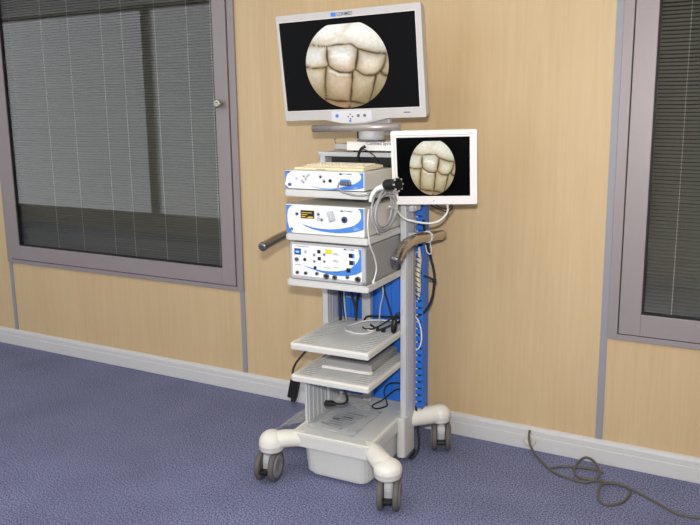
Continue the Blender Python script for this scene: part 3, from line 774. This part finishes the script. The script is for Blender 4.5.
b = BM(); f1 = [(.070, -.022, 1.224), (.068, -.032, 1.208), (.076, -.034, 1.196), (.095, -.034, 1.188), (.125, -.032, 1.181), (.155, -.026, 1.178), (.180, .005, 1.180), (.190, .06, 1.186), (.188, .11, 1.176)]
tube(b, f1, .0036, 8); T('camera_lead', 'dark grey lead drooping from the plug on the uppermost console', 'cable', (.12, -.03, 1.18), mesh=b, m='bodyg')
b = BM(); tube(b, [(.186, -.02, 1.13), (.184, -.026, 1.07), (.184, -.01, 1.00), (.182, .03, .95), (.180, .055, .90), (.178, .045, .868), (.1765, .035, .852)], .0032, 8)
lathe(b, [(.003, 0), (.006, .003), (.006, .014), (.003, .018)], (.1765, .035, .838), (0, 0, 1), 12)
T('hanging_lead', 'thin white lead hanging straight down past the lowest console', 'cable', (.18, 0, .84), mesh=b, m='whitec')
b = BM(); tube(b, [(.205, .12, 1.125), (.200, .20, 1.100), (.215, .235, 1.066), (.257, .25, 1.053), (.31, .25, 1.049), (.345, .26, 1.056), (.366, .275, 1.072), (.380, .285, 1.10), (.375, .28, 1.135)], .0042, 8)
T('monitor_cable', 'white cable looping below the smaller side monitor', 'cable', (.3, .25, 1.05), mesh=b, m='whitec')
b = BM(); tube(b, [(.285, .30, 1.13), (.308, .30, 1.112), (.345, .30, 1.098), (.372, .30, 1.092), (.392, .30, 1.108), (.39, .295, 1.14)], .0032, 8)
tube(b, [(.30, .31, 1.13), (.335, .31, 1.108), (.37, .31, 1.102), (.385, .31, 1.125)], .0025, 8)
T('monitor_power_lead', 'black lead looping tightly under the smaller side monitor', 'cable', (.34, .3, 1.09), mesh=b, m='rubber')
b = BM()
for yy, ph in ((.30, 0), (.312, .7)):
    tube(b, [(.286+.0228*math.cos(a+ph), yy+.004*math.sin(a*2)+k*.0006, .985+.0228*math.sin(a+ph)) for k, a in enumerate([i*2*math.pi/10 for i in range(11)])], .0014, 8, 4)
tube(b, [(.302, .30, .965), (.306, .305, .93), (.298, .31, .915), (.285, .31, .925), (.281, .305, .95)], .002, 8)
T('cable_tie', 'thin pale tie wound around the right steel handle', 'cable', (.286, .31, .92), mesh=b, m='whitec')
b = BM(); tube(b, [(.238, .39, 1.04), (.245, .40, .965), (.257, .41, .905), (.276, .412, .835), (.281, .412, .784), (.270, .412, .705), (.244, .41, .649), (.215, .404, .623), (.20, .403, .618)], .0055, 10)
tube(b, [(.236, .405, .800), (.255, .41, .795), (.279, .412, .785)], .005, 8)
lathe(b, [(.004, -.006), (.009, -.004), (.009, .008), (.004, .011)], (.281, .412, .782), (0, 0, 1), 12)
T('power_lead', 'thick black lead bowing out beside the blue duct below the handle', 'cable', (.25, .41, .62), mesh=b, m='rubber')
b = BM(); tube(b, [(.196+.006, .398, .622), (.219, .394, .603), (.231, .392, .560), (.232, .392, .52), (.222, .393, .49), (.208, .394, .475)], .0032, 8)
T('white_lead', 'thin white lead curving across the blue duct beside the column', 'cable', (.22, .39, .48), mesh=b, m='whitec')
wr = T('wire_wrap', 'cream spiral-wrapped wire bundle with dark stripes in the blue duct', 'cable', (.221, .385, .70))
b = BM(); tube(b, [(.221, .388, .925), (.224, .386, .87), (.218, .387, .81), (.222, .386, .75), (.219, .388, .70)], [.004, .009, .010, .009, .003], 12); bd = wr.part('wrap', b, 'creamc')
b = BM()
for k in range(9):
    z = .72+.021*k; x = .2205; prism(b, [(x-.0115, z), (x+.010, z-.010), (x+.010, z-.006), (x-.0115, z+.004)], .3745, .376)
wr.part('stripe', b, 'black', bd)
# leads under the third shelf, thickened to fill in the darkness behind them
bs = [([(-.142, .36, .80), (-.138, .355, .70), (-.134, .35, .64), (-.128, .34, .584)], .0075), ([(-.118, .37, .80), (-.128, .37, .71), (-.120, .36, .64), (-.105, .35, .584)], .0065), ([(-.100, .38, .80), (-.092, .38, .70), (-.070, .37, .64), (-.060, .36, .584)], .006), ([(-.060, .395, .80), (-.066, .41, .72), (-.082, .415, .66), (-.084, .405, .584)], .006)]
for pts, r_ in bs:
    b = BM(); tube(b, pts, r_, 8); T('shelf_lead', 'black lead hanging from the third shelf to the upper tray', 'cable', pts[-1], 'black leads hanging under the third shelf', mesh=b, m='rubber')
b = BM(); tube(b, [(-.108, .365, .80), (-.118, .36, .71), (-.110, .35, .64), (-.098, .34, .582)], .0035, 8)
T('pale_lead', 'single pale lead among the black ones under the third shelf', 'cable', (-.1, .34, .58), mesh=b, m='greyc')
b = BM(); tube(b, [(.094, .31, .805), (.100, .305, .75), (.118, .30, .70), (.135, .30, .645), (.145, .31, .60)], .0042, 8); T('drooping_lead', 'black lead drooping before the blue cover to the upper tray', 'cable', (.145, .31, .59), mesh=b, m='rubber')
b = BM(); tube(b, [(.094, .29, .805), (.103, .285, .74), (.092, .28, .68), (.084, .285, .61)], .003, 8); T('thin_grey_lead', 'thin grey lead hanging before the blue cover', 'cable', (.084, .285, .6), mesh=b, m='greyc')
# on the upper tray
b = BM(); tube(b, [(.160, .40, .60), (.105, .39, .594), (.03, .385, .590), (-.018, .375, .584), (-.05, .335, .579), (-.065, .28, .5775), (-.045, .235, .5775), (.0, .215, .5775), (.037, .217, .5775), (.062, .245, .578), (.068, .285, .580), (.065, .325, .584)], .0034, 8)
T('tray_white_lead', 'white lead lying in a loop on the upper tray', 'cable', (0, .3, .573), mesh=b, m='whitec')
pl = T('black_adapter_lead', 'tangle of black leads with a hanging plug on the upper tray', 'cable', (.06, .3, .573))
b = BM(); tube(b, [(-.035, .385, .579), (-.03, .40, .592), (.0, .402, .600), (.06, .405, .602), (.150, .40, .61)], .0045, 8)
tube(b, [(.016, .345, .578), (.045, .315, .578), (.07, .290, .579), (.090, .288, .582), (.118, .300, .595), (.150, .34, .61), (.16, .385, .615)], .0045, 8)
tube(b, [(.0, .30, .578), (.02, .285, .578), (.05, .290, .580), (.075, .315, .59), (.11, .35, .615), (.14, .37, .64)], .0035, 8)
bd = pl.part('lead', b, 'rubber')
b = BM(); lathe(b, [(.004, 0), (.011, .006), (.013, .03), (.012, .052), (.006, .062)], (.186, .20, .603), (.05, .1, 1), 14); tube(b, [(.189, .207, .66), (.185, .24, .675), (.16, .32, .64)], .004, 8); pl.part('plug', b, 'black')
b = BM(); box(b, .060, .078, .283, .300, .573, .587, .003); box(b, .095, .112, .278, .292, .573, .588, .003); pl.part('connector', b, 'black')
b = BM(); tube(b, [(.02, .30, .577), (.04, .275, .577), (.06, .275, .577), (.055, .30, .577), (.03, .312, .577)], .003, 8); T('short_white_lead', 'short curl of white lead beside the black connectors on the upper tray', 'cable', (.04, .29, .573), mesh=b, m='whitec')

# flat grey unit on the lower tray
gd = T('flat_recorder', 'flat grey unit with white rounded front lip on the lower tray', 'medical recorder', (0, .2, .443))
b = BM(); box(b, -.094, .118, .136, .40, .446, .478, .006, 3); gd.part('housing', b, 'bodyg')
b = BM(); prism(b, rrect(-.102, .124, .443, .454, .005), .118, .140, 'xz', .004); gd.part('front_lip', b, 'white')
# strap and power supply hanging from the left of the trays
b = BM(); tube(b, [(-.172, .17, .535), (-.185, .165, .505), (-.205, .14, .475), (-.220, .11, .445), (-.222, .09, .415), (-.212, .095, .395)], .005, 8)
ps = T('power_adapter', 'black power adapter hanging at the left edge of the lower tray', 'power adapter', (-.215, .1, .29)); ps.part('lead', b, 'rubber')
b = BM(); m = Matrix.Translation((-.222, .098, .345)) @ Matrix.Rotation(R(13), 4, 'Y') @ Matrix.Rotation(R(8), 4, 'Z'); box(b, -.021, .021, -.012, .012, -.047, .040, .006, 3, m); box(b, -.009, .009, -.009, .009, .036, .056, .004, 2, m); ps.part('adapter_body', b, 'black')
b = BM(); m2 = m @ Matrix.Translation((.008, 0, -.050)); box(b, -.010, .010, -.010, .010, -.010, .010, .003, 2, m2); ps.part('adapter_tail', b, 'rubber')
b = BM(); tube(b, [(-.168, .19, .548), (-.182, .18, .53), (-.180, .17, .515), (-.172, .16, .50)], .006, 8); box(b, -.190, -.172, .165, .19, .505, .527, .003); T('brass_clip', 'small olive clip between the two trays at the left edge', 'clip', (-.18, .18, .5), mesh=b, m='creamc')
# plug under the lower tray
pu = T('loose_plug', 'black plug lead hanging beneath the lower tray', 'plug', (-.02, .1, .28))
b = BM(); tube(b, [(.010, .10, .418), (.018, .085, .39), (.034, .08, .362), (.034, .082, .338), (.012, .09, .318), (-.030, .10, .306)], .005, 8); pu.part('lead', b, 'rubber')
b = BM(); lathe(b, [(.006, 0), (.010, .010), (.013, .022), (.013, .055), (.009, .060)], (-.026, .10, .307), (-1, .25, -.22), 12); pu.part('plug_body', b, 'black')
b = BM(); tube(b, [(.150, .40, .31), (.100, .41, .305), (.060, .42, .285), (.050, .41, .25), (.066, .40, .215), (.072, .385, .203), (.045, .345, .201), (.018, .355, .201), (.012, .385, .201), (.040, .41, .215), (.10, .41, .27), (.155, .40, .29)], .0034, 8)
T('looped_lead', 'thin dark lead looped on the rear of the base platform', 'cable', (.05, .39, .197), mesh=b, m='rubber')
b = BM(); tube(b, [(-.07, .38, .200), (-.02, .39, .201), (-.03, .33, .2), (.02, .33, .2), (-.01, .37, .204), (-.09, .35, .2), (-.04, .31, .2)], .002, 6)
T('thin_tangled_wire', 'thin grey wire tangled behind the papers on the base platform', 'cable', (-.03, .35, .197), mesh=b, m='bodyg')
b = BM(); tube(b, [(.203, .405, .22), (.214, .40, .12), (.226, .385, .07), (.236, .35, .045), (.225, .325, .022), (.205, .33, .012), (.19, .42, .006), (.10, .50, .006)], .0052, 10)
T('rear_lead', 'black lead looping down to the carpet behind the right column', 'cable', (.2, .4, 0), mesh=b, m='rubber')

# documents in a clear sleeve and a clear pouch on the base
def sheet(bm, pts, z, amp, n=14, seed=0):
    a, b_, c_, d = [Vector((p[0], p[1], 0)) for p in pts]; g = []
    for i in range(n+1):
        row = []
        for k in range(n+1):
            u, v = i/n, k/n; p = (a*(1-u)+b_*u)*(1-v)+(d*(1-u)+c_*u)*v
            row.append(bm.verts.new((p.x, p.y, z+amp*(.5+.5*noise.noise(Vector((p.x*18, p.y*18, seed)))))))
        g.append(row)
    for i in range(n):
        for k in range(n):
            f_ = bm.faces.new((g[i][k], g[i+1][k], g[i+1][k+1], g[i][k+1])); f_.smooth = True
    bmesh.ops.solidify(bm, geom=bm.faces[:], thickness=.0006)
    return bm
dc = T('document_sleeve', 'clear plastic sleeve with papers lying on the base platform', 'document sleeve', (-.03, .2, .196))
dc.part('leaflet', sheet(BM(), [(-.115, .13), (-.01, .10), (.04, .26), (-.07, .28)], .1975, .003, seed=3), 'paper')
b = BM()
for k in range(7):
    y = .13+k*.02; x = -.09+k*.007; box(b, x, x+.07-(k % 3)*.012, y, y+.004, .2012, .2016)
for p in ((-.085, .17, .03, .02), (-.05, .205, .045, .012)): box(b, p[0], p[0]+p[2], p[1], p[1]+p[3], .2012, .2018)
dc.part('printed_text', b, 'black')
dc.part('sleeve', sheet(BM(), [(-.142, .06), (.075, .05), (.085, .315), (-.135, .325)], .2025, .006, seed=8), 'bag')
pc = T('clear_pouch', 'clear plastic pouch sagging over the left front outrigger of the cart', 'plastic pouch', (-.26, .2, .12))
b = BM()
g = []
for i in range(13):
    row = []
    for k in range(9):
        u, v = i/12, k/8; x = -.188-.175*u; y = .10+.26*v+.03*u; z = .198-.06*u-.03*u*u+.012*noise.noise(Vector((u*6, v*5, 2)))
        row.append(b.verts.new((x, y, z)))
    g.append(row)
for i in range(12):
    for k in range(8): f_ = b.faces.new((g[i][k], g[i+1][k], g[i+1][k+1], g[i][k+1])); f_.smooth = True
bmesh.ops.solidify(b, geom=b.faces[:], thickness=.004)
pc.part('film', b, 'pouch')
b = BM(); m = Matrix.Translation((-.222, .23, .168)) @ Matrix.Rotation(R(-25), 4, 'Y'); box(b, -.02, .02, -.012, .012, -.004, .004, .003, 2, m); pc.part('dark_clip', b, 'black')

# ------------------------------------------------------------ wall outlet and cable on the floor (room frame)
ou = T('wall_outlet', 'round ivory cable outlet on the white skirting near the right joint', 'wall outlet', (-.683, YW-.019, .05), frame=ID)
b = BM(); lathe(b, [(.030, 0), (.030, .004), (.026, .008), (.010, .009), (.009, .006)], (-.683, YW-.019, .046), (0, -1, 0), 28); ou.part('cover', b, 'socket')
fc = BM()
path = [(-.680, 2.870, .094), (-.681, 2.864, .086), (-.678, 2.852, .056), (-.662, 2.835, .030), (-.628, 2.805, .010), (-.595, 2.77, .006), (-.556, 2.727, .006), (-.513, 2.700, .006), (-.428, 2.682, .006), (-.385, 2.695, .010), (-.362, 2.735, .016), (-.372, 2.79, .022), (-.40, 2.84, .026), (-.435, 2.862, .024), (-.460, 2.83, .014), (-.463, 2.76, .009), (-.440, 2.705, .012), (-.39, 2.70, .014), (-.33, 2.72, .008), (-.27, 2.73, .006), (-.235, 2.69, .006), (-.25, 2.60, .006), (-.30, 2.55, .006), (-.338, 2.58, .006), (-.345, 2.66, .014), (-.32, 2.70, .016), (-.26, 2.71, .013), (-.15, 2.66, .006), (-.05, 2.60, .006), (.08, 2.62, .006)]
tube(fc, path, .0052, 10, 7)
tube(fc, [(-.556, 2.735, .008), (-.53, 2.765, .006), (-.48, 2.79, .006), (-.43, 2.795, .010), (-.385, 2.79, .016), (-.35, 2.775, .016)], .0052, 10, 7)
T('floor_cable', 'grey cable from the skirting outlet lying coiled on the carpet', 'cable', (-.45, 2.75, 0), frame=ID, mesh=fc, m='floorc')

b = BM(); tube(b, [(.066, .205, 1.345), (.050, .200, 1.335), (.030, .215, 1.310), (.022, .235, 1.290), (.02, .26, 1.275)], .0055, 8)
tube(b, [(.050, .200, 1.335), (.080, .205, 1.325), (.100, .23, 1.300), (.105, .25, 1.28)], .002, 8)
T('black_strap_lead', 'black lead draped over the front of the flat white box', 'cable', (.04, .22, 1.28), mesh=b, m='rubber')
